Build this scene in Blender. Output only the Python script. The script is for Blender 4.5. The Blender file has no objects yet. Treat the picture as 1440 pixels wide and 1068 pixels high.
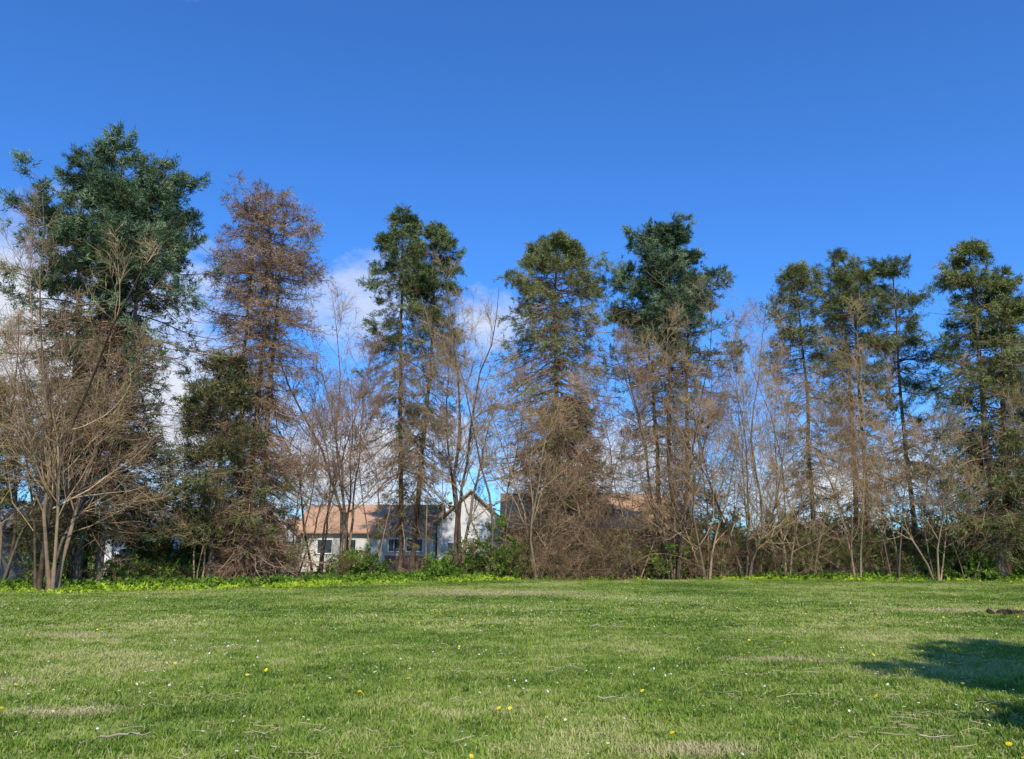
import bpy, math
import numpy as np
rng = np.random.default_rng(11)
scene = bpy.context.scene
scene.view_settings.view_transform = 'Standard'
scene.view_settings.look = 'None'
scene.view_settings.exposure = 0
col = scene.collection

# ------------------------------------------------------------ materials
def new_mat(name):
    m = bpy.data.materials.new(name); m.use_nodes = True
    nt = m.node_tree; nt.nodes.clear()
    out = nt.nodes.new('ShaderNodeOutputMaterial')
    return m, nt, out
def N(nt, typ, **kw):
    n = nt.nodes.new(typ)
    for k, v in kw.items(): setattr(n, k, v)
    return n
def rgba(c): return (c[0], c[1], c[2], 1)
def mixcol(nt, fac, a, b, blend='MIX'):
    n = N(nt, 'ShaderNodeMix', data_type='RGBA', blend_type=blend)
    for sock, val in ((n.inputs[0], fac), (n.inputs[6], a), (n.inputs[7], b)):
        if isinstance(val, (int, float)): sock.default_value = val
        elif isinstance(val, tuple): sock.default_value = rgba(val)
        else: nt.links.new(val, sock)
    return n.outputs[2]
def math_n(nt, op, a, b=None, c=None, clamp=False):
    n = N(nt, 'ShaderNodeMath', operation=op); n.use_clamp = clamp
    for i, val in enumerate((a, b, c)):
        if val is None: continue
        if isinstance(val, (int, float)): n.inputs[i].default_value = val
        else: nt.links.new(val, n.inputs[i])
    return n.outputs[0]
def noise(nt, scale, detail=4, rough=.55, vec=None):
    n = N(nt, 'ShaderNodeTexNoise'); n.inputs['Scale'].default_value = scale
    n.inputs['Detail'].default_value = detail; n.inputs['Roughness'].default_value = rough
    if vec is None:
        g = N(nt, 'ShaderNodeNewGeometry'); vec = g.outputs['Position']
    nt.links.new(vec, n.inputs['Vector'])
    return n.outputs[0]
def ramp(nt, fac, stops):
    r = N(nt, 'ShaderNodeValToRGB')
    el = r.color_ramp.elements
    while len(el) < len(stops): el.new(.5)
    for e, (p, c) in zip(el, stops):
        e.position = p; e.color = rgba(c) if isinstance(c, tuple) else (c, c, c, 1)
    nt.links.new(fac, r.inputs[0]); return r.outputs[0]
def attr(nt, name='rnd'):
    a = N(nt, 'ShaderNodeAttribute'); a.attribute_name = name; return a.outputs['Fac']
def diffuse(nt, c):
    d = N(nt, 'ShaderNodeBsdfDiffuse')
    if isinstance(c, tuple): d.inputs[0].default_value = rgba(c)
    else: nt.links.new(c, d.inputs[0])
    return d

def foliage_mat(name, dark, mid, light, transl=0., nscale=.5):
    m, nt, out = new_mat(name)
    f = math_n(nt, 'MULTIPLY_ADD', noise(nt, nscale, 1), .9, math_n(nt, 'MULTIPLY', attr(nt), .55))
    c = ramp(nt, f, [(.38, dark), (.68, mid), (.97, light)])
    d = diffuse(nt, c)
    if transl:
        t = N(nt, 'ShaderNodeBsdfTranslucent'); nt.links.new(c, t.inputs['Color'])
        mx = N(nt, 'ShaderNodeMixShader'); mx.inputs[0].default_value = transl
        nt.links.new(d.outputs[0], mx.inputs[1]); nt.links.new(t.outputs[0], mx.inputs[2])
        nt.links.new(mx.outputs[0], out.inputs[0])
    else: nt.links.new(d.outputs[0], out.inputs[0])
    return m
def simple_mat(name, a, b, scale=3, rough=.85, vary=True, bump=0):
    m, nt, out = new_mat(name)
    f = noise(nt, scale, 2 if not bump else 4)
    if vary: f = math_n(nt, 'MULTIPLY_ADD', f, .6, math_n(nt, 'MULTIPLY', attr(nt), .4))
    c = ramp(nt, f, [(.3, a), (.7, b)])
    d = diffuse(nt, c)
    if bump:
        bn = N(nt, 'ShaderNodeBump'); bn.inputs['Strength'].default_value = bump
        nt.links.new(noise(nt, scale*6, 4), bn.inputs['Height']); nt.links.new(bn.outputs[0], d.inputs['Normal'])
    nt.links.new(d.outputs[0], out.inputs[0]); return m

M_bark = simple_mat('bark', (.08,.055,.038), (.23,.165,.11), 4)
M_barklight = simple_mat('bark_light', (.17,.115,.07), (.38,.27,.165), 3)
M_twig = simple_mat('twig_tan', (.27,.175,.09), (.58,.405,.23), 2)
M_dead = simple_mat('twig_dead', (.14,.09,.052), (.38,.255,.145), 1)
M_red = simple_mat('twig_reddish', (.21,.125,.075), (.47,.31,.19), 1)
M_nblue = foliage_mat('needles_blue', (.032,.052,.028), (.100,.152,.075), (.23,.30,.165))
M_ngreen = foliage_mat('needles_green', (.032,.048,.018), (.095,.130,.048), (.23,.27,.105))
M_nolive = foliage_mat('needles_olive', (.045,.057,.020), (.135,.155,.050), (.28,.30,.11))
M_ndark = foliage_mat('needles_dark', (.04,.043,.018), (.105,.11,.04), (.21,.20,.085))
M_nbrown = foliage_mat('needles_brown', (.12,.075,.048), (.27,.18,.11), (.42,.30,.18))
M_leaf = foliage_mat('leaves_green', (.035,.085,.012), (.11,.20,.028), (.25,.37,.05), .3)
M_lime = foliage_mat('leaves_lime', (.12,.22,.02), (.29,.42,.035), (.52,.63,.06), .3, .35)

# ------------------------------------------------------------ mesh building
def mesh_obj(name, parts, mats, parent=None, loc=(0,0,0)):
    vs, lv, ls, mi, sm, rd = [], [], [], [], [], []
    vo = 0; lo = 0
    for v, f, m, r, s in parts:
        v = np.asarray(v, np.float32).reshape(-1, 3)
        if len(v) == 0: continue
        f = np.asarray(f, np.int64)
        n, k = f.shape
        vs.append(v); lv.append((f + vo).ravel())
        ls.append(lo + np.arange(n) * k); lo += n * k
        mi.append(np.full(n, m)); sm.append(np.full(n, s, bool))
        rd.append(np.broadcast_to(np.asarray(r, np.float32), (len(v),)))
        vo += len(v)
    vs = np.concatenate(vs); lv = np.concatenate(lv); ls = np.concatenate(ls)
    me = bpy.data.meshes.new(name)
    me.vertices.add(len(vs)); me.vertices.foreach_set('co', vs.ravel())
    me.loops.add(len(lv)); me.loops.foreach_set('vertex_index', lv.astype(np.int32))
    me.polygons.add(len(ls)); me.polygons.foreach_set('loop_start', ls.astype(np.int32))
    for m in mats: me.materials.append(m)
    me.polygons.foreach_set('material_index', np.concatenate(mi).astype(np.int32))
    me.polygons.foreach_set('use_smooth', np.concatenate(sm))
    a = me.attributes.new('rnd', 'FLOAT', 'POINT'); a.data.foreach_set('value', np.concatenate(rd).astype(np.float32))
    me.update(calc_edges=True)
    ob = bpy.data.objects.new(name, me); col.objects.link(ob)
    ob.location = loc
    if parent: ob.parent = parent
    return ob
def nrm(v): return v / np.maximum(np.linalg.norm(v, axis=-1, keepdims=True), 1e-9)
def tubes(P, R, S=3, mat=0):
    n, K, _ = P.shape
    T = nrm(np.gradient(P, axis=1))
    A = nrm(rng.normal(size=(n, 1, 3)))
    B1 = nrm(np.cross(T, A)); B2 = np.cross(T, B1)
    a = np.arange(S) * 2 * np.pi / S
    V = P[:, :, None] + R[:, :, None, None] * (np.cos(a)[:, None] * B1[:, :, None] + np.sin(a)[:, None] * B2[:, :, None])
    idx = np.arange(n * K * S).reshape(n, K, S)
    nx = np.roll(idx, -1, axis=2)
    F = np.stack([idx[:, :-1], nx[:, :-1], nx[:, 1:], idx[:, 1:]], -1).reshape(-1, 4)
    r = np.repeat(rng.random(n), K * S)
    return (V.reshape(-1, 3), F, mat, r, True)
def length(P): return np.linalg.norm(np.diff(P, axis=1), axis=-1).sum(1)
def grow(P, R, M, t0, t1, ang, lenf, K=4, up=0., wander=.15, ratio=.5, rmin=.006, planar=False, rend=.3, keep=None):
    n, KP, _ = P.shape
    t = rng.uniform(t0, t1, (n, M))
    f = t * (KP - 1) * .9999; i = f.astype(int); w = (f - i)[..., None]
    ar = np.arange(n)[:, None]
    p0 = P[ar, i]; p1 = P[ar, i + 1]
    pos = p0 * (1 - w) + p1 * w; tan = nrm(p1 - p0)
    rad = R[ar, i] * (1 - w[..., 0]) + R[ar, i + 1] * w[..., 0]
    if planar:
        perp = np.cross(tan, [0, 0, 1.]) * rng.choice([-1, 1], (n, M, 1)) + rng.normal(0, .25, (n, M, 3))
    else: perp = np.cross(tan, rng.normal(size=(n, M, 3)))
    perp = nrm(perp)
    a = np.radians(rng.uniform(ang[0], ang[1], (n, M, 1)))
    d = np.cos(a) * tan + np.sin(a) * perp
    L = lenf(length(P)[:, None], t) * rng.uniform(.6, 1.25, (n, M))
    par = np.repeat(np.arange(n), M)
    pos, d, L, rad, t = pos.reshape(-1, 3), d.reshape(-1, 3), L.ravel(), rad.ravel(), t.ravel()
    if keep is not None:
        k = rng.random(len(par)) < keep(par, t, pos); pos, d, L, rad, t, par = pos[k], d[k], L[k], rad[k], t[k], par[k]
    Q = [pos]; 
    for s in range(K - 1):
        Q.append(Q[-1] + d * (L / (K - 1))[:, None])
        d = nrm(d + np.array([0, 0, up]) + rng.normal(0, wander, d.shape))
    Q = np.stack(Q, 1)
    r0 = np.maximum(rad * ratio, rmin)
    RR = r0[:, None] * np.linspace(1, rend, K)[None]
    return Q, np.maximum(RR, rmin * .5), t, par
def blades(pos, dirs, nb, L, W, spread=1., mat=0, up=0., crnd=None):
    n = len(pos)
    if n == 0: return (np.zeros((0, 3)), np.zeros((0, 3)), mat, 0, False)
    d = nrm(dirs[:, None] + rng.normal(0, spread, (n, nb, 3)) + np.array([0, 0, up]))
    s = nrm(np.cross(d, rng.normal(size=(n, nb, 3))))
    l = L * rng.uniform(.5, 1.2, (n, nb, 1)); w = W * rng.uniform(.6, 1.3, (n, nb, 1))
    b = pos[:, None] + rng.normal(0, L * .25, (n, nb, 3))
    V = np.stack([b - s * w * .5, b + s * w * .5, b + d * l], 2).reshape(-1, 3)
    F = np.arange(len(V)).reshape(-1, 3)
    c = rng.random(n) if crnd is None else crnd
    return (V, F, mat, np.repeat(c, nb * 3), False)

# ------------------------------------------------------------ conifer
def conifer(name, stems, prof, fol, mats, z0=1.0, nper=8, e_lo=-12, e_hi=50, nb=9, bl=.2, bw=.032,
            sec=9, ter=5, droop=-.05, tdroop=-.05, trunk_r=.2, twigmin=.0088, lmin=.5, wscale=1.0):
    parts = []
    for (bx, by, tx, ty, H) in stems:
        K = 16; s = np.linspace(0, 1, K)
        P = np.stack([bx + (tx - bx) * s, by + (ty - by) * s, H * s], 1)
        P[1:-1, :2] += np.cumsum(rng.normal(0, .05, (K - 2, 2)), 0) * np.sin(s[1:-1] * np.pi)[:, None]
        P[0, 2] = -.15
        R = trunk_r * (1 - s) ** .8 + .02; R[0] *= 1.5
        parts.append(tubes(P[None], R[None], 9, 0))
        n = int(H * nper)
        h = rng.uniform(z0 / H, .985, n)
        h = np.round(h * H / .5 + rng.normal(0, .14, n)) * .5 / H   # whorls
        h = np.clip(h + rng.normal(0, .004, n), z0 / H, .99)
        az = rng.uniform(0, 2 * np.pi, n)
        pos = np.stack([np.interp(h, s, P[:, i]) for i in range(3)], 1)
        lobes = 1 + .14 * np.sin(az * 2 + h * 23) + .10 * np.sin(az * 3 - h * 41)
        L = np.interp(h, *prof) * wscale * rng.uniform(lmin, 1.1, n) * lobes
        el = np.radians(e_lo + (e_hi - e_lo) * np.clip((h - .45) / .55, 0, 1) ** 1.3 + rng.normal(0, 7, n))
        Kp = 7; Q = [pos]; e = el.copy(); a = az.copy()
        for j in range(Kp - 1):
            d = np.stack([np.cos(e) * np.cos(a), np.cos(e) * np.sin(a), np.sin(e)], 1)
            Q.append(Q[-1] + d * (L / (Kp - 1) / np.maximum(np.cos(el), .7))[:, None])
            e = e + np.where(e > .5, -.04, (-.14 if j < 2 else .13)) + rng.normal(0, .06, n); a = a + rng.normal(0, .10, n)
        Q = np.stack(Q, 1)
        r0 = .010 + L * .009
        RQ = r0[:, None] * np.linspace(1, .3, Kp)
        parts.append(tubes(Q, RQ, 4, 1))
        S, RS, ts, ps = grow(Q, RQ, sec, .15, 1, (35, 70), lambda l, t: l * .36 * (1.15 - t) + .3, 4, droop, .12, .55, twigmin, True)
        parts.append(tubes(S, RS, 3, 1))
        hs = h[ps]
        T, RT, tt, pt = grow(S, RS, ter, .15, 1, (30, 65), lambda l, t: l * .3 + .22, 3, tdroop, .2, .6, twigmin * .8, False)
        parts.append(tubes(T, RT, 3, 2))
        ht = hs[pt]; outer = ts[pt]
        pr = np.interp(ht, *fol) * np.clip(.15 + outer * 1.1, 0, 1)
        clump = .45 + 1.0 * (np.sin(az[ps[pt]] * 2.3 + ht * 55) * .5 + .5)
        k = rng.random(len(T)) < pr * clump
        cr = np.clip(rng.random(k.sum()) * .4 + .6 * rng.random(n)[ps[pt][k]], 0, 1)
        parts.append(blades(T[k, 2], nrm(T[k, 2] - T[k, 0]), nb, bl, bw, .5, 3, .15, cr))
        parts.append(blades(T[k, 1], nrm(T[k, 2] - T[k, 0]), nb, bl, bw, .5, 3, .15, cr))
        prs = np.interp(hs, *fol) * np.clip(.15 + ts, 0, 1)
        k = rng.random(len(S)) < prs
        parts.append(blades(S[k, 3], nrm(S[k, 3] - S[k, 2]), nb, bl, bw, .5, 3, .15))
        parts.append(blades(S[k, 2], nrm(S[k, 3] - S[k, 2]), nb, bl, bw, .5, 3, .15))
    return mesh_obj(name, parts, mats)

# ------------------------------------------------------------ bare deciduous
def bare_tree(name, x, y, H, nst=3, spread=12, mats=None, r=.1, dens=(14, 9, 7), buds=None, crownbase=.12, nb=4, bl=.1, up=.11):
    parts = []
    K = 11
    az = rng.uniform(0, 2 * np.pi) + np.arange(nst) * 2 * np.pi / nst + rng.normal(0, .4, nst)
    el = np.radians(90 - rng.uniform(.3, 1, nst) * spread)
    d = np.stack([np.cos(el) * np.cos(az), np.cos(el) * np.sin(az), np.sin(el)], 1)
    p = np.stack([x + .18 * np.cos(az), y + .18 * np.sin(az), np.full(nst, -.1)], 1)
    L = H * rng.uniform(.6, 1.0, nst); L[0] = H * 1.02
    Q = [p]
    for j in range(K - 1):
        Q.append(Q[-1] + d * (L / (K - 1))[:, None]); d = nrm(d + rng.normal(0, .11, d.shape) + [0, 0, .05])
    P = np.stack(Q, 1); R = r * rng.uniform(.5, 1.1, nst)[:, None] * np.linspace(1, .08, K)[None] ** .9; R[:, 0] *= 1.35
    parts.append(tubes(P, R, 8, 0))
    A, RA, ta, _ = grow(P, R, dens[0], crownbase, .95, (22, 60), lambda l, t: l * .37 * (1.1 - t) + .5, 8, up, .15, .5, .013, rend=.2)
    parts.append(tubes(A, RA, 5, 1))
    B, RB, tb, _ = grow(A, RA, dens[1], .12, 1, (22, 62), lambda l, t: l * .4 * (1.1 - t) + .38, 5, up * .6, .18, .6, .0092)
    parts.append(tubes(B, RB, 3, 1))
    C, RC, tc, _ = grow(B, RB, dens[2], .1, 1, (20, 62), lambda l, t: l * .4 + .25, 3, up * .4, .22, .6, .0074)
    parts.append(tubes(C, RC, 3, 1))
    if buds is not None:
        k = rng.random(len(C)) < buds
        parts.append(blades(C[k, 2], nrm(C[k, 2] - C[k, 1]), nb, bl, bl * .6, 1., 2))
        parts.append(blades(C[k, 1], nrm(C[k, 2] - C[k, 1]), nb, bl, bl * .6, 1., 2))
    return mesh_obj(name, parts, mats)

# ------------------------------------------------------------ thicket / shrub
def thicket(name, pts, H, mats, nst=10, spread=45, dens=(9, 5), leafp=0, arch=-.12, lb=.12, r=.016, nb=5):
    pts = np.asarray(pts, float); n = len(pts) * nst
    base = np.repeat(pts, nst, 0) + rng.normal(0, .3, (n, 2))
    az = rng.uniform(0, 2 * np.pi, n); el = np.radians(90 - np.abs(rng.normal(0, spread * .6, n)))
    d = np.stack([np.cos(el) * np.cos(az), np.cos(el) * np.sin(az), np.sin(el)], 1)
    L = H * rng.uniform(.5, 1.25, n) * np.repeat(rng.uniform(.6, 1.15, len(pts)), nst); p = np.concatenate([base, np.full((n, 1), -.05)], 1); Q = [p]
    for j in range(7):
        Q.append(Q[-1] + d * (L / 7)[:, None]); d = nrm(d + rng.normal(0, .1, d.shape) + [0, 0, arch])
    P = np.stack(Q, 1); R = r * np.linspace(1, .35, 8)[None] * rng.uniform(.7, 1.5, (n, 1))
    parts = [tubes(P, R, 4, 0)]
    A, RA, _, _ = grow(P, R, dens[0], .15, 1, (25, 65), lambda l, t: l * .28 * (1.1 - t) + .25, 5, arch * .3, .18, .6, .008)
    parts.append(tubes(A, RA, 3, 0))
    B, RB, _, _ = grow(A, RA, dens[1], .15, 1, (25, 65), lambda l, t: l * .35 + .12, 3, 0, .2, .7, .006)
    parts.append(tubes(B, RB, 3, 1))
    if leafp:
        k = rng.random(len(B)) < leafp
        parts.append(blades(B[k, 2], nrm(B[k, 2] - B[k, 1]), nb, lb, lb * .6, 1., 2, .2))
        parts.append(blades(B[k, 1], nrm(B[k, 2] - B[k, 1]), nb, lb, lb * .6, 1., 2, .2))
    return mesh_obj(name, parts, mats)

# ------------------------------------------------------------ the conifer row
CM = lambda t, n, b=None: [b or M_bark, t or M_dead, t or M_dead, n]
conifer('pine_tree', [(-18.9,36,-19.6,36.3,20.7),(-19.4,36.6,-21.3,37,18.9),(-18.3,36.5,-17.6,36.6,19.3)],
        ([0,.2,.45,.65,.78,.9,.97,1],[3.2,3.6,3.8,3.7,3.3,2.4,1.4,.4]), ([0,.3,.5,.64,.72,.8,1],[0,.02,.06,.2,.7,.95,1]),
        CM(None, M_nblue), nper=8, e_hi=40, nb=13, bl=.24, bw=.04, trunk_r=.15, z0=2.6)
conifer('dead_spruce_tree', [(-13.0,40,-12.9,40,20.6),(-12.5,40.3,-12.1,40.2,19.4),(-13.5,40.5,-13.9,40.3,19.0)],
        ([0,.2,.5,.7,.85,.93,1],[2.8,2.9,2.7,2.8,2.6,1.8,.5]), ([0,.3,.6,.8,1],[.02,.05,.12,.3,.4]),
        CM(M_red, M_nbrown), nper=11, e_lo=-20, e_hi=35, nb=6, bl=.2, bw=.03, tdroop=-.45, trunk_r=.15)
conifer('spruce_tree', [(-6.7,50,-7.2,50,23.8),(-6.1,50.2,-5.0,50.2,22.8)],
        ([0,.2,.5,.7,.85,.93,1],[2.9,3.1,2.8,2.7,2.0,1.1,.1]), ([0,.3,.5,.7,.82,1],[.03,.08,.2,.42,.72,.9]),
        CM(None, M_ngreen), nper=8, e_lo=-25, e_hi=16, nb=11, bl=.22, bw=.036, tdroop=-.4, trunk_r=.16, z0=3.4)
conifer('spruce_tree', [(2.9,50,2.9,50,22.2)],
        ([0,.2,.5,.7,.82,.92,1],[4.4,4.6,4.6,4.4,3.3,1.7,.1]), ([0,.3,.5,.65,.78,1],[.03,.05,.12,.32,.6,.85]),
        CM(M_red, M_nolive), nper=15, e_lo=-16, e_hi=20, nb=10, bl=.22, bw=.036, sec=11, tdroop=-.15, lmin=.65, trunk_r=.2)
conifer('pine_tree', [(9.4,48,9.6,48,21.2),(10.2,48.4,11.1,48.3,19.8),(9.0,48.5,8.1,48.6,19.0)],
        ([0,.2,.5,.7,.85,.95,1],[2.4,2.6,2.9,3.3,3.0,1.8,.4]), ([0,.4,.6,.7,.78,1],[0,.03,.08,.3,.9,1]),
        CM(None, M_nblue), nper=8, e_hi=38, nb=13, bl=.24, bw=.04, trunk_r=.15)
conifer('pine_tree', [(18.4,50,18.6,50,19.7)],
        ([0,.3,.6,.8,.93,1],[2.2,2.4,2.5,2.2,1.4,.3]), ([0,.3,.5,.7,1],[.02,.05,.14,.35,.65]),
        CM(None, M_nolive), nper=11, e_hi=30, nb=9, bl=.22, bw=.036, trunk_r=.14)
conifer('pine_tree', [(21.4,50.5,21.5,50.5,20.8),(22.1,50.9,22.5,50.7,19.8)],
        ([0,.3,.6,.8,.93,1],[2.0,2.2,2.3,2.1,1.3,.3]), ([0,.3,.5,.7,1],[.02,.05,.15,.36,.65]),
        CM(None, M_nolive), nper=8.5, e_hi=30, nb=9, bl=.22, bw=.036, trunk_r=.14)
conifer('pine_tree', [(24.7,50.2,25.1,50.3,20.3)],
        ([0,.3,.6,.8,.93,1],[2.2,2.4,2.4,2.2,1.4,.3]), ([0,.3,.5,.7,1],[.02,.08,.22,.46,.75]),
        CM(None, M_ngreen), nper=11, e_hi=30, nb=9, bl=.22, bw=.036, trunk_r=.14)
conifer('hemlock_tree', [(26.0,44,26.5,44,19.0),(26.6,44.5,28.4,44.2,17.2)],
        ([0,.15,.3,.45,.6,.8,.93,1],[1.2,2.8,3.7,3.7,3.2,2.5,1.3,.15]), ([0,.15,.3,.6,.8,1],[.08,.28,.45,.45,.6,.8]),
        CM(None, M_nolive), nper=10, e_lo=-15, e_hi=24, nb=10, bl=.22, bw=.038, trunk_r=.2, z0=1.6)
# lower evergreens between / behind the tall ones
for (x, y, H, w, m, f, z0) in [(-20.0,38.5,13.4,3.9,M_ndark,.55,2.2),(-28.6,43.0,10.5,3.4,M_ndark,.6,2.2),(-14.2,38.8,10.8,3.3,M_ndark,.5,2.6),
                        (3.6,53,11.5,3.6,M_ndark,.35,4.0)]:
    conifer('yew_tree', [(x,y,x,y,H)], ([0,.15,.4,.7,.9,1],[w*.8,w,w*.95,w*.7,w*.35,.2]), ([0,.2,1],[f*.5,f,f]),
            CM(M_dead, m), nper=13, e_lo=0, e_hi=40, nb=9, bl=.22, bw=.04, z0=z0, trunk_r=.14)

# ------------------------------------------------------------ bare deciduous trees
for (x, y, H, n, sp, r, cb) in [(-17.9,32.5,15.6,3,11,.10,.16),(-18.9,33.2,16,3,15,.10,.16),(-21.4,34.5,14,4,20,.08,.25),
                            (-14.6,38.5,8.5,3,18,.05,.2),(-10.9,41.5,10,3,14,.05,.3),
                            (-9.3,46,18.6,5,10,.11,.28),(-10.6,45,15,3,14,.07,.3),(-7.6,47,15,3,14,.06,.3),
                            (-3.0,47,19.8,4,13,.11,.26),(-1.0,46.5,16,4,16,.08,.22),(-4.6,46,13.5,2,14,.06,.35),
                            (1.4,46,13.0,4,22,.07,.12),(4.8,47,13.5,4,26,.07,.10),(8.9,45.5,17.6,5,16,.10,.12),(6.9,46,12.5,3,24,.06,.10),(10.8,46,15.5,4,22,.08,.10),
                            (13.0,46,15,4,24,.08,.10),(15.4,46.5,15.5,4,22,.08,.10),(14.2,48,16.5,3,16,.08,.2),(17.0,47,14,3,20,.06,.12),
                            (18.8,45,15.5,3,10,.07,.18),(20.6,44.5,14.5,3,13,.06,.18),(22.6,44,12.5,4,20,.055,.15),(24.0,43.5,10.5,3,22,.05,.15)]:
    bare_tree('bare_tree', x, y, H, n, sp, [M_barklight if rng.random() < .6 else M_bark, M_twig if rng.random() < .6 else M_red, M_leaf], r, crownbase=cb, buds=.03 if rng.random()<.4 else None)
bare_tree('budding_maple_tree', 31.6, 46, 15.6, 4, 20, [M_bark, M_twig, M_nolive], .12, buds=.8, nb=8, bl=.14)
bare_tree('budding_maple_tree', 29.2, 45.5, 9, 4, 22, [M_bark, M_twig, M_leaf], .09, buds=.4, nb=6, bl=.12)

# ------------------------------------------------------------ thickets
def line(x0, y0, x1, y1, n, j=.6):
    s = rng.random(n); return np.stack([x0 + (x1-x0)*s + rng.normal(0,j*.3,n), y0 + (y1-y0)*s + rng.normal(0, j, n)], 1)
TK = [M_dead, M_dead, M_leaf]; TT = [M_twig, M_dead, M_leaf]
thicket('bramble_thicket', line(-20.8,36,-18,38,8), 2.4, TK, 11, 45, leafp=.2)
thicket('bramble_thicket', line(-18,38,-14.5,40,6), 1.0, TK, 9, 45, leafp=.2)
thicket('bramble_thicket', line(-14,40,-11.4,42,11), 3.6, TT, 11, 30, leafp=.03)
thicket('bramble_thicket', line(-10,45,-1,48,10), 1.9, TK, 8, 45, leafp=.1)
thicket('bramble_thicket', line(.8,46.5,7.0,47,30), 4.2, TK, 13, 55, arch=-.2, leafp=.01)
thicket('bramble_thicket', line(7,47,16,47.5,28), 3.4, TK, 11, 50, arch=-.15, leafp=.03)
thicket('bramble_thicket', line(16,48,28,46,24), 2.6, TT, 8, 50, leafp=.15)
thicket('bramble_thicket', line(12,52,26,52,26), 4.2, TK, 9, 40, leafp=.15)
GS = [M_dead, M_dead, M_leaf]
for (x, y, H, n, lp) in [(-15.9,41.2,4.2,11,.75),(-17.6,40.5,3.4,5,.6),(-.6,47,3.0,9,.7),(-8.4,46.2,1.6,6,.6),(-2.6,47.5,1.4,6,.7),(-4.1,46,1.0,6,.8),
                      (24.6,45,1.8,10,.8),(26.4,46,1.7,8,.8),(17.2,50,2.6,12,.5),(29,44.5,2.0,10,.6),(20,52,2.4,12,.5),(8.2,47,2.0,8,.5),(12,51,2.6,12,.6),(15,50,2.4,8,.6)]:
    thicket('green_shrub', rng.normal(0, .5, (n, 2)) + [x, y], H, GS, 5, 45, (8, 5), leafp=lp, arch=-.02, lb=.13)

# ------------------------------------------------------------ distant trees
pts = np.stack([rng.uniform(-120, 120, 420), rng.uniform(105, 150, 420)], 1)
thicket('distant_trees', pts, 7.0, [M_dead, M_dead, M_ndark], 3, 30, (9, 4), leafp=.5, arch=-.02, lb=.8, r=.06, nb=2)

# ------------------------------------------------------------ ground
def yb(x): return np.interp(x, [-60,-22,-12,-6,0,10,20,28,60], [29,31.5,35,41,45,46,43.5,42,40])
def ground_mat():
    m, nt, out = new_mat('lawn_ground')
    a = noise(nt, .35, 4); b = noise(nt, 9, 4, .7)
    f = math_n(nt, 'MULTIPLY_ADD', a, .6, math_n(nt, 'MULTIPLY', b, .4))
    c = ramp(nt, f, [(.35,(.11,.15,.03)),(.5,(.19,.23,.05)),(.66,(.34,.32,.13))])
    d = diffuse(nt, c)
    nt.links.new(d.outputs[0], out.inputs[0]); return m
mesh_obj('ground', [(np.array([[-900,-300,0],[900,-300,0],[900,1500,0],[-900,1500,0]]), [[0,1,2,3]], 0, 0, False)], [ground_mat()])
M_litter = simple_mat('leaf_litter', (.10,.08,.04), (.27,.20,.115), 4, .95, False, .5)
xs = np.linspace(-60, 60, 61); y0 = yb(xs) + 2.2 + rng.normal(0, .3, 61)
V = np.concatenate([np.stack([xs, y0, np.full(61, .004)], 1), np.stack([xs, np.full(61, 57.), np.full(61, .004)], 1)])
F = [[i, i+1, 62+i, 61+i] for i in range(60)]
mesh_obj('woodland_floor', [(V, F, 0, 0, False)], [M_litter])

# grass blades: patches instanced on the faces of one carrier mesh
def patch_mat():
    m, nt, out = new_mat('grass_blades')
    g = N(nt, 'ShaderNodeNewGeometry'); pos = g.outputs['Position']
    big = noise(nt, .20, 2, .5); mid = noise(nt, 1.1, 3, .75); sm = noise(nt, 5, 2, .6)
    f = math_n(nt, 'ADD', math_n(nt, 'MULTIPLY', big, .45), math_n(nt, 'MULTIPLY', mid, .38))
    f = math_n(nt, 'ADD', f, math_n(nt, 'MULTIPLY', sm, .17))
    c = ramp(nt, f, [(.39,(.060,.130,.014)),(.455,(.145,.240,.030)),(.515,(.26,.355,.055)),(.59,(.52,.49,.19))])
    r = attr(nt)
    c = mixcol(nt, math_n(nt, 'MULTIPLY', math_n(nt, 'GREATER_THAN', r, .89), .8), c, (.58,.49,.28))
    c = mixcol(nt, math_n(nt, 'MULTIPLY', r, .22), c, (.38,.48,.11))
    sep = N(nt, 'ShaderNodeSeparateXYZ'); nt.links.new(pos, sep.inputs[0])
    fac = None
    for (cx, cy, rx, ry) in [(-.8,31.5,6.0,3.0),(11.8,22.5,2.6,1.2),(-8.2,16,1.3,.7),(-4.6,8.6,1.0,.45),(-6.5,10.5,1.3,.5),(1.5,7.0,.8,.35),(4.0,12.5,1.2,.5)]:
        dx = math_n(nt, 'DIVIDE', math_n(nt, 'SUBTRACT', sep.outputs[0], cx), rx)
        dy = math_n(nt, 'DIVIDE', math_n(nt, 'SUBTRACT', sep.outputs[1], cy), ry)
        q = math_n(nt, 'SUBTRACT', 1.55, math_n(nt, 'ADD', math_n(nt,'MULTIPLY',dx,dx), math_n(nt,'MULTIPLY',dy,dy)))
        q = math_n(nt, 'SUBTRACT', q, math_n(nt, 'MULTIPLY', mid, 1.7))
        q = math_n(nt, 'MULTIPLY', q, 1.2, clamp=True)
        fac = q if fac is None else math_n(nt, 'MAXIMUM', fac, q)
    c = mixcol(nt, math_n(nt, 'MULTIPLY', fac, .85), c, (.62,.51,.28))
    d = diffuse(nt, c)
    t = N(nt, 'ShaderNodeBsdfTranslucent'); nt.links.new(c, t.inputs['Color'])
    mx = N(nt, 'ShaderNodeMixShader'); mx.inputs[0].default_value = .3
    nt.links.new(d.outputs[0], mx.inputs[1]); nt.links.new(t.outputs[0], mx.inputs[2]); nt.links.new(mx.outputs[0], out.inputs[0])
    return m
M_grass = patch_mat()
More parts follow.
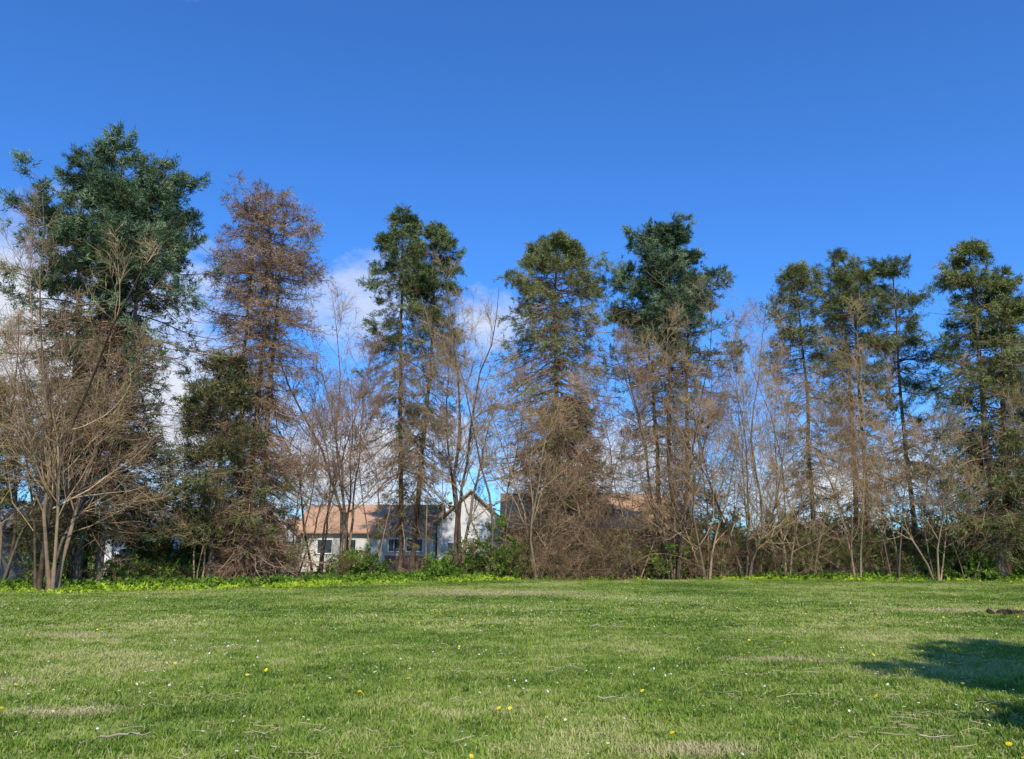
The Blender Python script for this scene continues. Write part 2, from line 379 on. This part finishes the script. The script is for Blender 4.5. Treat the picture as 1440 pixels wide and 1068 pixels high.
def grass_patch(n, size, hmin, hmax, w):
    nc = n // 6
    cen = rng.uniform(-size/2, size/2, (nc, 2))
    p = np.repeat(cen, 6, 0) + rng.normal(0, .02, (nc*6, 2)); n = len(p)
    hh = np.repeat(rng.uniform(hmin, hmax, nc) * (1 + .5*np.sin(cen[:,0]*3)*np.sin(cen[:,1]*4+1)), 6) * rng.uniform(.6, 1.15, n)
    az = rng.uniform(0, 2*np.pi, n); lean = rng.uniform(.2, 1.4, n) * hh
    s = np.stack([np.cos(az + np.pi/2), np.sin(az + np.pi/2)], 1) * (w/2 * rng.uniform(.6, 1.4, n))[:, None]
    dr = np.stack([np.cos(az), np.sin(az)], 1) * lean[:, None]
    z = np.zeros(n)
    b0 = np.c_[p - s, z]; b1 = np.c_[p + s, z]
    m0 = np.c_[p + dr*.35 - s*.8, hh*.6]; m1 = np.c_[p + dr*.35 + s*.8, hh*.6]; tp = np.c_[p + dr, hh]
    V = np.stack([b0, b1, m1, m0, tp], 1).reshape(-1, 3)
    i = np.arange(n)[:, None] * 5
    r = np.repeat(rng.random(n), 5)
    return [(V, i + [0, 1, 2, 3], 0, r, False), (V, i + [3, 2, 4], 0, r, False)]
cells = []
for yy in np.arange(4.5, 48, 1.7):
    for xx in np.arange(-40, 40, 1.7):
        if abs(xx) < .68 * yy + 4 and yy < yb(xx) + 1.5: cells.append((xx + rng.uniform(-.3,.3), yy + rng.uniform(-.3,.3)))
def carrier(name, cells, patch, z=0.0):
    V, F = [], []
    for i, (cx, cy) in enumerate(cells):
        a = rng.integers(0, 4) * np.pi/2 + rng.normal(0, .15); h = .5
        for k in range(4):
            b = a + np.pi/4 + k*np.pi/2; V.append([cx + h*np.cos(b)*1.414, cy + h*np.sin(b)*1.414, z])
        F.append([4*i, 4*i+1, 4*i+2, 4*i+3])
    ob = mesh_obj(name, [(np.array(V), F, 0, 0, False)], [M_grass])
    ob.instance_type = 'FACES'; ob.use_instance_faces_scale = True; ob.instance_faces_scale = 1.0
    ob.show_instancer_for_render = False; ob.show_instancer_for_viewport = False
    patch.parent = ob
    return ob
carrier('grass', [c for c in cells if c[1] < 17], mesh_obj('grass_patch', grass_patch(9000, 2.1, .02, .065, .009), [M_grass]))
carrier('grass', [c for c in cells if c[1] >= 17], mesh_obj('grass_patch_sparse', grass_patch(3600, 2.1, .02, .065, .020), [M_grass]))

# lime ground cover along the tree line, thinning out into the lawn
n = 30000
x = rng.uniform(-34, 36, n); off = rng.normal(.6, 1.0, n)
width = np.interp(x, [-34,-8,-4,8,20,36],[2.6,2.6,1.4,.9,.9,1.1])
clus = .5 + .5*np.sin(x*1.3+1)*np.sin(x*.47) + .35*np.sin(x*3.7+2)
y = yb(x) + .8 + off * width + .5*np.sin(x*.9) + .3*np.sin(x*2.3)
dens = np.clip(np.interp(x, [-34,-7,-3,8,30],[1,1,.7,.35,.35]) * clus * np.clip(1 + .5*off, .2, 1), .04, 1)
k = rng.random(n) < dens
p = np.stack([x[k], y[k], rng.uniform(.02, .14, k.sum()) * np.clip(1 + .4*off[k], .4, 1.6)], 1)
mesh_obj('ground_cover_plant', [blades(p, np.tile([0,0,.4], (len(p),1)), 7, .12, .10, .8, 0, .1)], [M_lime])
n = 9000
x = rng.uniform(-32, 34, n); y = yb(x) + rng.uniform(.8, 9, n)
mesh_obj('weeds_plant', [blades(np.stack([x, y, rng.uniform(.05,.35,n)],1), np.tile([0,0,.5],(n,1)), 6, .18, .09, .8, 0)], [M_leaf])

# straw, twigs on the lawn
def visible_pts(n, y0=6, y1=40, pw=1.0):
    y = y0 + (y1-y0) * rng.random(n)**pw; return np.stack([rng.uniform(-1,1,n) * (.68*y+2), y], 1)
M_straw = simple_mat('straw', (.36,.29,.16), (.60,.50,.32), 2, .8)
M_stick = simple_mat('stick_bark', (.22,.17,.12), (.48,.40,.31), 8, .9)
cs = np.repeat(visible_pts(70, 6.5, 26), 16, 0) + rng.normal(0, [.5,.2], (1120, 2))
p = np.concatenate([visible_pts(900, 6, 34, 1.2), cs]); n = len(p); az = rng.normal(0, .9, n)
st = np.stack([np.cos(az), np.sin(az), rng.normal(0,.05,n)],1); L = rng.gamma(2, .025, n)
P = np.stack([np.c_[p, np.full(n,.045)] + st*L[:,None]*(j-1) + np.c_[rng.normal(0,.008,(n,2)), rng.uniform(-.02,.02,n)] for j in range(3)], 1)
mesh_obj('straw_litter', [tubes(P, np.full((n,3), .0035), 3, 0)], [M_straw])
def stick(x, y, L, az, r=.011):
    K = 7; s = np.linspace(-.5, .5, K)
    P = np.stack([x + s*L*np.cos(az), y + s*L*np.sin(az), np.full(K, .055)], 1) + rng.normal(0, .012, (K,3))
    R = np.linspace(r, r*.4, K)
    A, RA, _, _ = grow(P[None], R[None], 3, .3, .9, (20,45), lambda l,t: l*.3, 4, 0, .1, .6, .004)
    A[:,:,2] = np.clip(A[:,:,2], .03, .1)
    mesh_obj('fallen_stick', [tubes(P[None], R[None], 6, 0), tubes(A, RA, 4, 0)], [M_stick])
for s in [(-3.3,7.35,.42,.25,.013),(1.1,9.2,.35,.1,.006),(3.6,7.3,.3,0,.006),(2.0,17.5,.7,-.2,.008),(.7,11.5,.5,-.2,.005),(1.2,13.6,.45,.7,.006)]: stick(*s)

# flowers
def flowers(name, pts, R, npet, matp, stemh, matc=None):
    parts = []
    n = len(pts)
    h = rng.uniform(.7, 1.15, n) * stemh
    lean = rng.normal(0, .012, (n, 2))
    P = np.stack([np.c_[pts, np.zeros(n)], np.c_[pts + lean, h]], 1)
    parts.append(tubes(P, np.full((n, 2), .002), 3, 2))
    c = P[:, 1]
    a = rng.uniform(0, 6, (n, 1)) + np.arange(npet) * 2*np.pi/npet
    tilt = rng.normal(0, .35, (n, 1, 2))
    rr = R * rng.uniform(.8, 1.2, (n, 1))
    def pt(rad, ang, lift):
        xx = rad*np.cos(ang); yy = rad*np.sin(ang); return np.stack([xx, yy, lift + xx*tilt[...,0] + yy*tilt[...,1]], -1) + c[:, None]
    V = np.stack([pt(rr*0, a, 0), pt(rr, a - np.pi/npet*.8, .004), pt(rr*1.1, a, .005), pt(rr, a + np.pi/npet*.8, .004)], 2).reshape(-1, 3)
    parts.append((V, np.arange(len(V)).reshape(-1, 4), 0, .5, False))
    V2 = np.stack([pt(rr*0+.0, a, .008), pt(rr*.4, a - np.pi/npet, .007), pt(rr*.4, a + np.pi/npet, .007)], 2).reshape(-1, 3)
    parts.append((V2, np.arange(len(V2)).reshape(-1, 3), 1, .5, False))
    mesh_obj(name, parts, [matp, matc or matp, M_leaf])
M_yel = simple_mat('dandelion_yellow', (.75,.50,.02), (.85,.62,.03), 9, .6, False)
M_wht = simple_mat('petal_white', (.7,.7,.72), (.8,.8,.82), 9, .6, False)
dl = np.repeat(visible_pts(40, 7, 26), 3, 0) + rng.normal(0, .6, (120, 2))
flowers('dandelion', np.concatenate([visible_pts(130, 6.5, 30, 1.2), dl]), .020, 10, M_yel, .07)
cl = visible_pts(80, 6.5, 28); cl = np.repeat(cl, 14, 0) + rng.normal(0, .5, (1120, 2))
flowers('daisy', np.concatenate([cl, visible_pts(600, 6.5, 30)]), .011, 7, M_wht, .07, M_yel)
flowers('daisy', np.array([[6.5,26.5],[10.5,25],[-14,25],[4,27]])[rng.integers(0,4,160)] + rng.normal(0, 1.6, (160, 2)), .018, 7, M_wht, .07, M_yel)
# dark soil clods
M_soil = simple_mat('soil', (.03,.02,.014), (.08,.055,.035), 6, .95, False)
n = 60; c = np.stack([rng.normal(12.9,.35,n), rng.normal(21.3,.12,n), rng.uniform(0,.07,n)], 1)
ico = np.array([[1,0,0],[-1,0,0],[0,1,0],[0,-1,0],[0,0,1],[0,0,-1]], float); fc = np.array([[0,2,4],[2,1,4],[1,3,4],[3,0,4],[2,0,5],[1,2,5],[3,1,5],[0,3,5]])
V = c[:,None] + ico[None]*rng.uniform(.04,.10,(n,6,1)); F = (np.arange(n)[:,None,None]*6 + fc[None]).reshape(-1,3)
mesh_obj('soil_mound', [(V.reshape(-1,3), F, 0, 0, True)], [M_soil])

# ------------------------------------------------------------ buildings
def flat_mat(name, c, rough=.7, v=.85, scale=2):
    return simple_mat(name, tuple(x*v for x in c), c, scale, rough, False)
def siding_mat(name, c):
    m, nt, out = new_mat(name)
    g = N(nt, 'ShaderNodeNewGeometry'); sep = N(nt, 'ShaderNodeSeparateXYZ'); nt.links.new(g.outputs['Position'], sep.inputs[0])
    fr = math_n(nt, 'FRACT', math_n(nt, 'MULTIPLY', sep.outputs[2], 6.))
    cc = mixcol(nt, noise(nt, 1.2), tuple(x*.8 for x in c), c)
    d = N(nt, 'ShaderNodeBsdfPrincipled'); d.inputs['Roughness'].default_value = .6
    nt.links.new(cc, d.inputs['Base Color'])
    bn = N(nt, 'ShaderNodeBump'); bn.inputs['Strength'].default_value = .5; bn.inputs['Distance'].default_value = .02
    nt.links.new(fr, bn.inputs['Height']); nt.links.new(bn.outputs[0], d.inputs['Normal'])
    nt.links.new(d.outputs[0], out.inputs[0]); return m
def shingle_mat(name, a, b):
    m, nt, out = new_mat(name)
    g = N(nt, 'ShaderNodeNewGeometry')
    br = N(nt, 'ShaderNodeTexBrick'); nt.links.new(g.outputs['Position'], br.inputs['Vector'])
    br.inputs['Color1'].default_value = rgba(a); br.inputs['Color2'].default_value = rgba(b)
    br.inputs['Mortar'].default_value = rgba(tuple(x*.6 for x in a)); br.inputs['Scale'].default_value = 3
    br.inputs['Mortar Size'].default_value = .012
    c = mixcol(nt, math_n(nt,'MULTIPLY',noise(nt, .8),.5), br.outputs[0], tuple(x*.6 for x in b))
    d = N(nt, 'ShaderNodeBsdfPrincipled'); d.inputs['Roughness'].default_value = .9
    nt.links.new(c, d.inputs['Base Color']); nt.links.new(d.outputs[0], out.inputs[0]); return m
def brick_mat(name):
    m, nt, out = new_mat(name)
    tc = N(nt, 'ShaderNodeTexCoord'); mp = N(nt, 'ShaderNodeMapping'); mp.inputs['Rotation'].default_value = (math.radians(90),0,0)
    nt.links.new(tc.outputs['Object'], mp.inputs[0])
    br = N(nt, 'ShaderNodeTexBrick'); nt.links.new(mp.outputs[0], br.inputs['Vector']); br.inputs['Scale'].default_value = 4
    br.inputs['Color1'].default_value = (.28,.10,.07,1); br.inputs['Color2'].default_value = (.36,.15,.10,1); br.inputs['Mortar'].default_value = (.35,.3,.26,1)
    d = N(nt, 'ShaderNodeBsdfPrincipled'); d.inputs['Roughness'].default_value = .85
    nt.links.new(br.outputs[0], d.inputs['Base Color']); nt.links.new(d.outputs[0], out.inputs[0]); return m
M_white = siding_mat('white_siding', (.82,.81,.79)); M_cream = siding_mat('cream_siding', (.74,.69,.60))
M_roof = shingle_mat('roof_orange', (.46,.26,.14), (.58,.34,.20)); M_roofg = shingle_mat('roof_grey', (.20,.17,.15), (.30,.26,.23))
M_trim = flat_mat('white_trim', (.8,.8,.78)); M_brick = brick_mat('brick')
mg, nt, out = new_mat('window_glass'); d = N(nt,'ShaderNodeBsdfPrincipled'); d.inputs['Base Color'].default_value=(.05,.06,.075,1); d.inputs['Roughness'].default_value=.08
nt.links.new(d.outputs[0], out.inputs[0])
def box(name, x0, x1, y0, y1, z0, z1, mat, parent):
    V = np.array([[x,y,z] for z in (z0,z1) for y in (y0,y1) for x in (x0,x1)], float)
    F = [[0,2,3,1],[4,5,7,6],[0,1,5,4],[2,6,7,3],[0,4,6,2],[1,3,7,5]]
    return mesh_obj(name, [(V, F, 0, 0, False)], [mat], parent)
def gable(name, x0, x1, y0, y1, ze, zr, axis, mroof, mwall, parent, oh=.4, th=.14):
    def tr(p): return p if axis == 'x' else [p[1], p[0], p[2]]
    if axis == 'y': x0, x1, y0, y1 = y0, y1, x0, x1
    ym = (y0+y1)/2; sl = (zr-ze)/(ym-y0)
    V, F = [], []
    for s in (-1, 1):
        ye = y0-oh if s < 0 else y1+oh; b = len(V)
        z_e = ze - sl*oh
        for x in (x0-oh, x1+oh):
            for (yy, zz) in ((ye, z_e),(ym, zr),(ym, zr+th),(ye, z_e+th)): V.append(tr([x, yy, zz]))
        F += [[b,b+1,b+2,b+3],[b+4,b+7,b+6,b+5],[b,b+4,b+5,b+1],[b+3,b+2,b+6,b+7],[b,b+3,b+7,b+4]]
    mesh_obj(name+'_roof', [(np.array(V,float), F, 0, 0, False)], [mroof], parent)
    V, F = [], []
    for x in (x0, x1-.1):
        b = len(V)
        for xx in (x, x+.1):
            for (yy, zz) in ((y0,ze),(y1,ze),(ym,zr-.01)): V.append(tr([xx,yy,zz]))
        F += [[b,b+1,b+2]]; F += [[b+3,b+5,b+4]]
    mesh_obj(name+'_gable_ends', [(np.array(V,float), F, 0, 0, False)], [mwall], parent)
def window(i, x, z, w, h, y, parent):
    box(f'window_{i}_glass', x-w/2, x+w/2, y-.03, y+.02, z-h/2, z+h/2, mg, parent)
    t = .09
    box(f'window_{i}_frame_top', x-w/2-t, x+w/2+t, y-.07, y+.01, z+h/2, z+h/2+t, M_trim, parent)
    box(f'window_{i}_sill', x-w/2-t, x+w/2+t, y-.1, y+.01, z-h/2-t, z-h/2, M_trim, parent)
    box(f'window_{i}_jamb_l', x-w/2-t, x-w/2, y-.07, y+.01, z-h/2, z+h/2, M_trim, parent)
    box(f'window_{i}_jamb_r', x+w/2, x+w/2+t, y-.07, y+.01, z-h/2, z+h/2, M_trim, parent)
    box(f'window_{i}_mullion', x-.025, x+.025, y-.06, y-.03, z-h/2, z+h/2, M_trim, parent)
def empty(name):
    e = bpy.data.objects.new(name, None); col.objects.link(e); return e
h = empty('ranch_house')
box('walls', -16.6,-6.0,64,72,0,3.1,M_cream,h); gable('main',-16.6,-6.0,64,72,3.1,5.2,'x',M_roof,M_cream,h)
box('white_wing', -18.6,-16.65,63,70,0,2.9,M_white,h); gable('wing',-18.6,-16.65,63,70,2.9,3.9,'y',M_roof,M_white,h,.25)
for i,(x,z,w_,hh) in enumerate([(-14.6,1.9,1.1,1.0),(-12.6,1.9,.8,1.0),(-7.6,2.0,1.2,.9),(-9.2,2.0,.8,.9)]): window(i,x,z,w_,hh,64,h)
box('brick_panel', -9.9,-6.6,63.9,63.99,0,1.2,M_brick,h); box('door', -11.5,-10.5,63.85,63.98,.05,2.1,M_trim,h)
h = empty('gabled_house')
box('gable_wing_walls', -5.6,-.6,61.5,70,0,3.7,M_white,h); gable('wing',-5.6,-.6,61.5,70,3.7,6.0,'y',M_roof,M_white,h,.3)
box('main_walls', -.55,12.5,63.5,71.5,0,3.4,M_brick,h); gable('main',-.55,12.5,63.5,71.5,3.4,6.1,'x',M_roof,M_white,h)
for i,(x,z,w_,hh) in enumerate([(-4.4,1.7,.8,.9)]): window(i,x,z,w_,hh,61.5,h)
for i,(x,z,w_,hh) in enumerate([(1.2,1.8,1.8,1.3),(5.2,1.8,1.2,1.3),(8.2,1.8,1.8,1.3)]): window(i+2,x,z,w_,hh,63.5,h)
box('garage_door', -2.9,-1.4,61.44,61.49,0,2.3,M_trim,h); box('chimney',4.4,5.4,67,68,5.2,6.9,M_brick,h)
h = empty('cottage')
box('walls', -27,-17.5,54,61,0,2.9,M_white,h); gable('main',-27,-17.5,54,61,2.9,4.4,'x',M_roofg,M_cream,h)
for i,(x,z,w_,hh) in enumerate([(-24.6,1.6,1.4,1.1),(-21,1.6,1.4,1.1),(-18.8,1.6,.9,1.1)]): window(i,x,z,w_,hh,54,h)
h = empty('garden_shed')
box('walls', -26.4,-22.2,35.6,39,0,2.4,M_white,h); gable('main',-26.4,-22.2,35.6,39,2.4,3.3,'x',M_roofg,M_white,h,.2)
box('door', -25.2,-24.3,35.55,35.59,0,2.0,M_trim,h)
def stone_wall():
    parts=[]; x=-21.0
    while x<-13.6:
        w=rng.uniform(.35,.6)
        for r in range(6):
            z0=r*.28; xo=x+(.2 if r%2 else 0); y0=43.5+rng.uniform(-.03,.03)
            V = np.array([[a,b,c] for c in (z0,z0+.27) for b in (y0,y0+.3) for a in (xo,xo+w-.015)], float)+rng.normal(0,.008,(8,3))
            parts.append((V,[[0,2,3,1],[4,5,7,6],[0,1,5,4],[2,6,7,3],[0,4,6,2],[1,3,7,5]],0,rng.random(),False))
        x+=w
    mesh_obj('stone_wall', parts, [simple_mat('wall_stone',(.42,.37,.29),(.66,.60,.49),3,.9)])
stone_wall()

# tree outside the frame on the right, its shadow falls on the lawn
conifer('pine_tree', [(9.8,.2,9.8,.2,11.0)], ([0,.3,.5,.75,.9,1],[1.5,3.0,3.8,3.2,1.8,.4]), ([0,.3,.4,1],[0,.3,1,1]),
        CM(None, M_ngreen), z0=2.6, nper=16, e_lo=0, nb=9, bl=.3, bw=.11, trunk_r=.2)

# ------------------------------------------------------------ sky and sun
EL, AZ = 43., 8.
w = bpy.data.worlds.new('World'); scene.world = w; w.use_nodes = True
nt = w.node_tree; nt.nodes.clear()
out = nt.nodes.new('ShaderNodeOutputWorld'); bg = nt.nodes.new('ShaderNodeBackground'); bg.inputs[1].default_value = .105
sky = N(nt, 'ShaderNodeTexSky', sky_type='NISHITA'); sky.sun_disc = False
sky.sun_elevation = math.radians(EL); sky.sun_rotation = math.radians(180 - AZ)
sky.air_density = 1.0; sky.dust_density = .4; sky.ozone_density = 2.0
skyc = mixcol(nt, 1., sky.outputs[0], (.50,1.15,2.05), 'MULTIPLY')
tc = N(nt, 'ShaderNodeTexCoord'); sep = N(nt, 'ShaderNodeSeparateXYZ'); nt.links.new(tc.outputs['Generated'], sep.inputs[0])
mp = N(nt, 'ShaderNodeMapping'); mp.inputs['Scale'].default_value = (1,1,1.7); nt.links.new(tc.outputs['Generated'], mp.inputs[0])
nz = noise(nt, 7, 8, .62, mp.outputs[0])
fac = None
for (cx, cz, rx, rz, wt) in [(-.53,.215,.26,.19,1.2),(-.40,.15,.20,.16,1.1),(-.175,.28,.14,.08,.85),(-.03,.275,.09,.05,.7),
                         (-.2,.10,.24,.11,1.1),(.10,.09,.20,.09,1.0),(.37,.07,.26,.08,.8),(-.395,.585,.12,.045,.62)]:
    dx = math_n(nt,'DIVIDE',math_n(nt,'SUBTRACT',sep.outputs[0],cx),rx); dz = math_n(nt,'DIVIDE',math_n(nt,'SUBTRACT',sep.outputs[2],cz),rz)
    q = math_n(nt,'SUBTRACT',1.,math_n(nt,'SQRT',math_n(nt,'ADD',math_n(nt,'MULTIPLY',dx,dx),math_n(nt,'MULTIPLY',dz,dz))),clamp=True)
    q = math_n(nt,'MULTIPLY',q,wt)
    fac = q if fac is None else math_n(nt,'MAXIMUM',fac,q)
g = math_n(nt,'ADD', math_n(nt,'MULTIPLY',fac,.9), math_n(nt,'MULTIPLY_ADD',nz,1.5,-.95))
g = math_n(nt,'MULTIPLY', g, math_n(nt,'GREATER_THAN', fac, .001))
g = math_n(nt,'MULTIPLY', g, math_n(nt,'GREATER_THAN', sep.outputs[1], 0.))
dens = ramp(nt, g, [(.0,0.),(.25,.5),(.6,.97)])
cloudc = ramp(nt, noise(nt, 5, 5, .6, mp.outputs[0]), [(.35,(6.8,7.4,8.5)),(.6,(9.2,9.3,9.5))])
fin = mixcol(nt, dens, skyc, cloudc)
nt.links.new(fin, bg.inputs[0]); nt.links.new(bg.outputs[0], out.inputs[0])
sl = bpy.data.lights.new('sun', 'SUN'); sl.energy = 4.9; sl.angle = math.radians(.5); sl.color = (1,.94,.83)
so = bpy.data.objects.new('sun', sl); col.objects.link(so); so.rotation_euler = (math.radians(90-EL), 0, math.radians(AZ))

cam = bpy.data.cameras.new('camera'); co = bpy.data.objects.new('camera', cam); col.objects.link(co)
co.location = (0,0,1.6); co.rotation_euler = (math.radians(102),0,0); cam.sensor_fit='HORIZONTAL'; cam.angle = math.radians(65)
cam.clip_end = 3000
scene.camera = co
print('VERTS', sum(len(o.data.vertices) for o in bpy.data.objects if o.type=='MESH'))
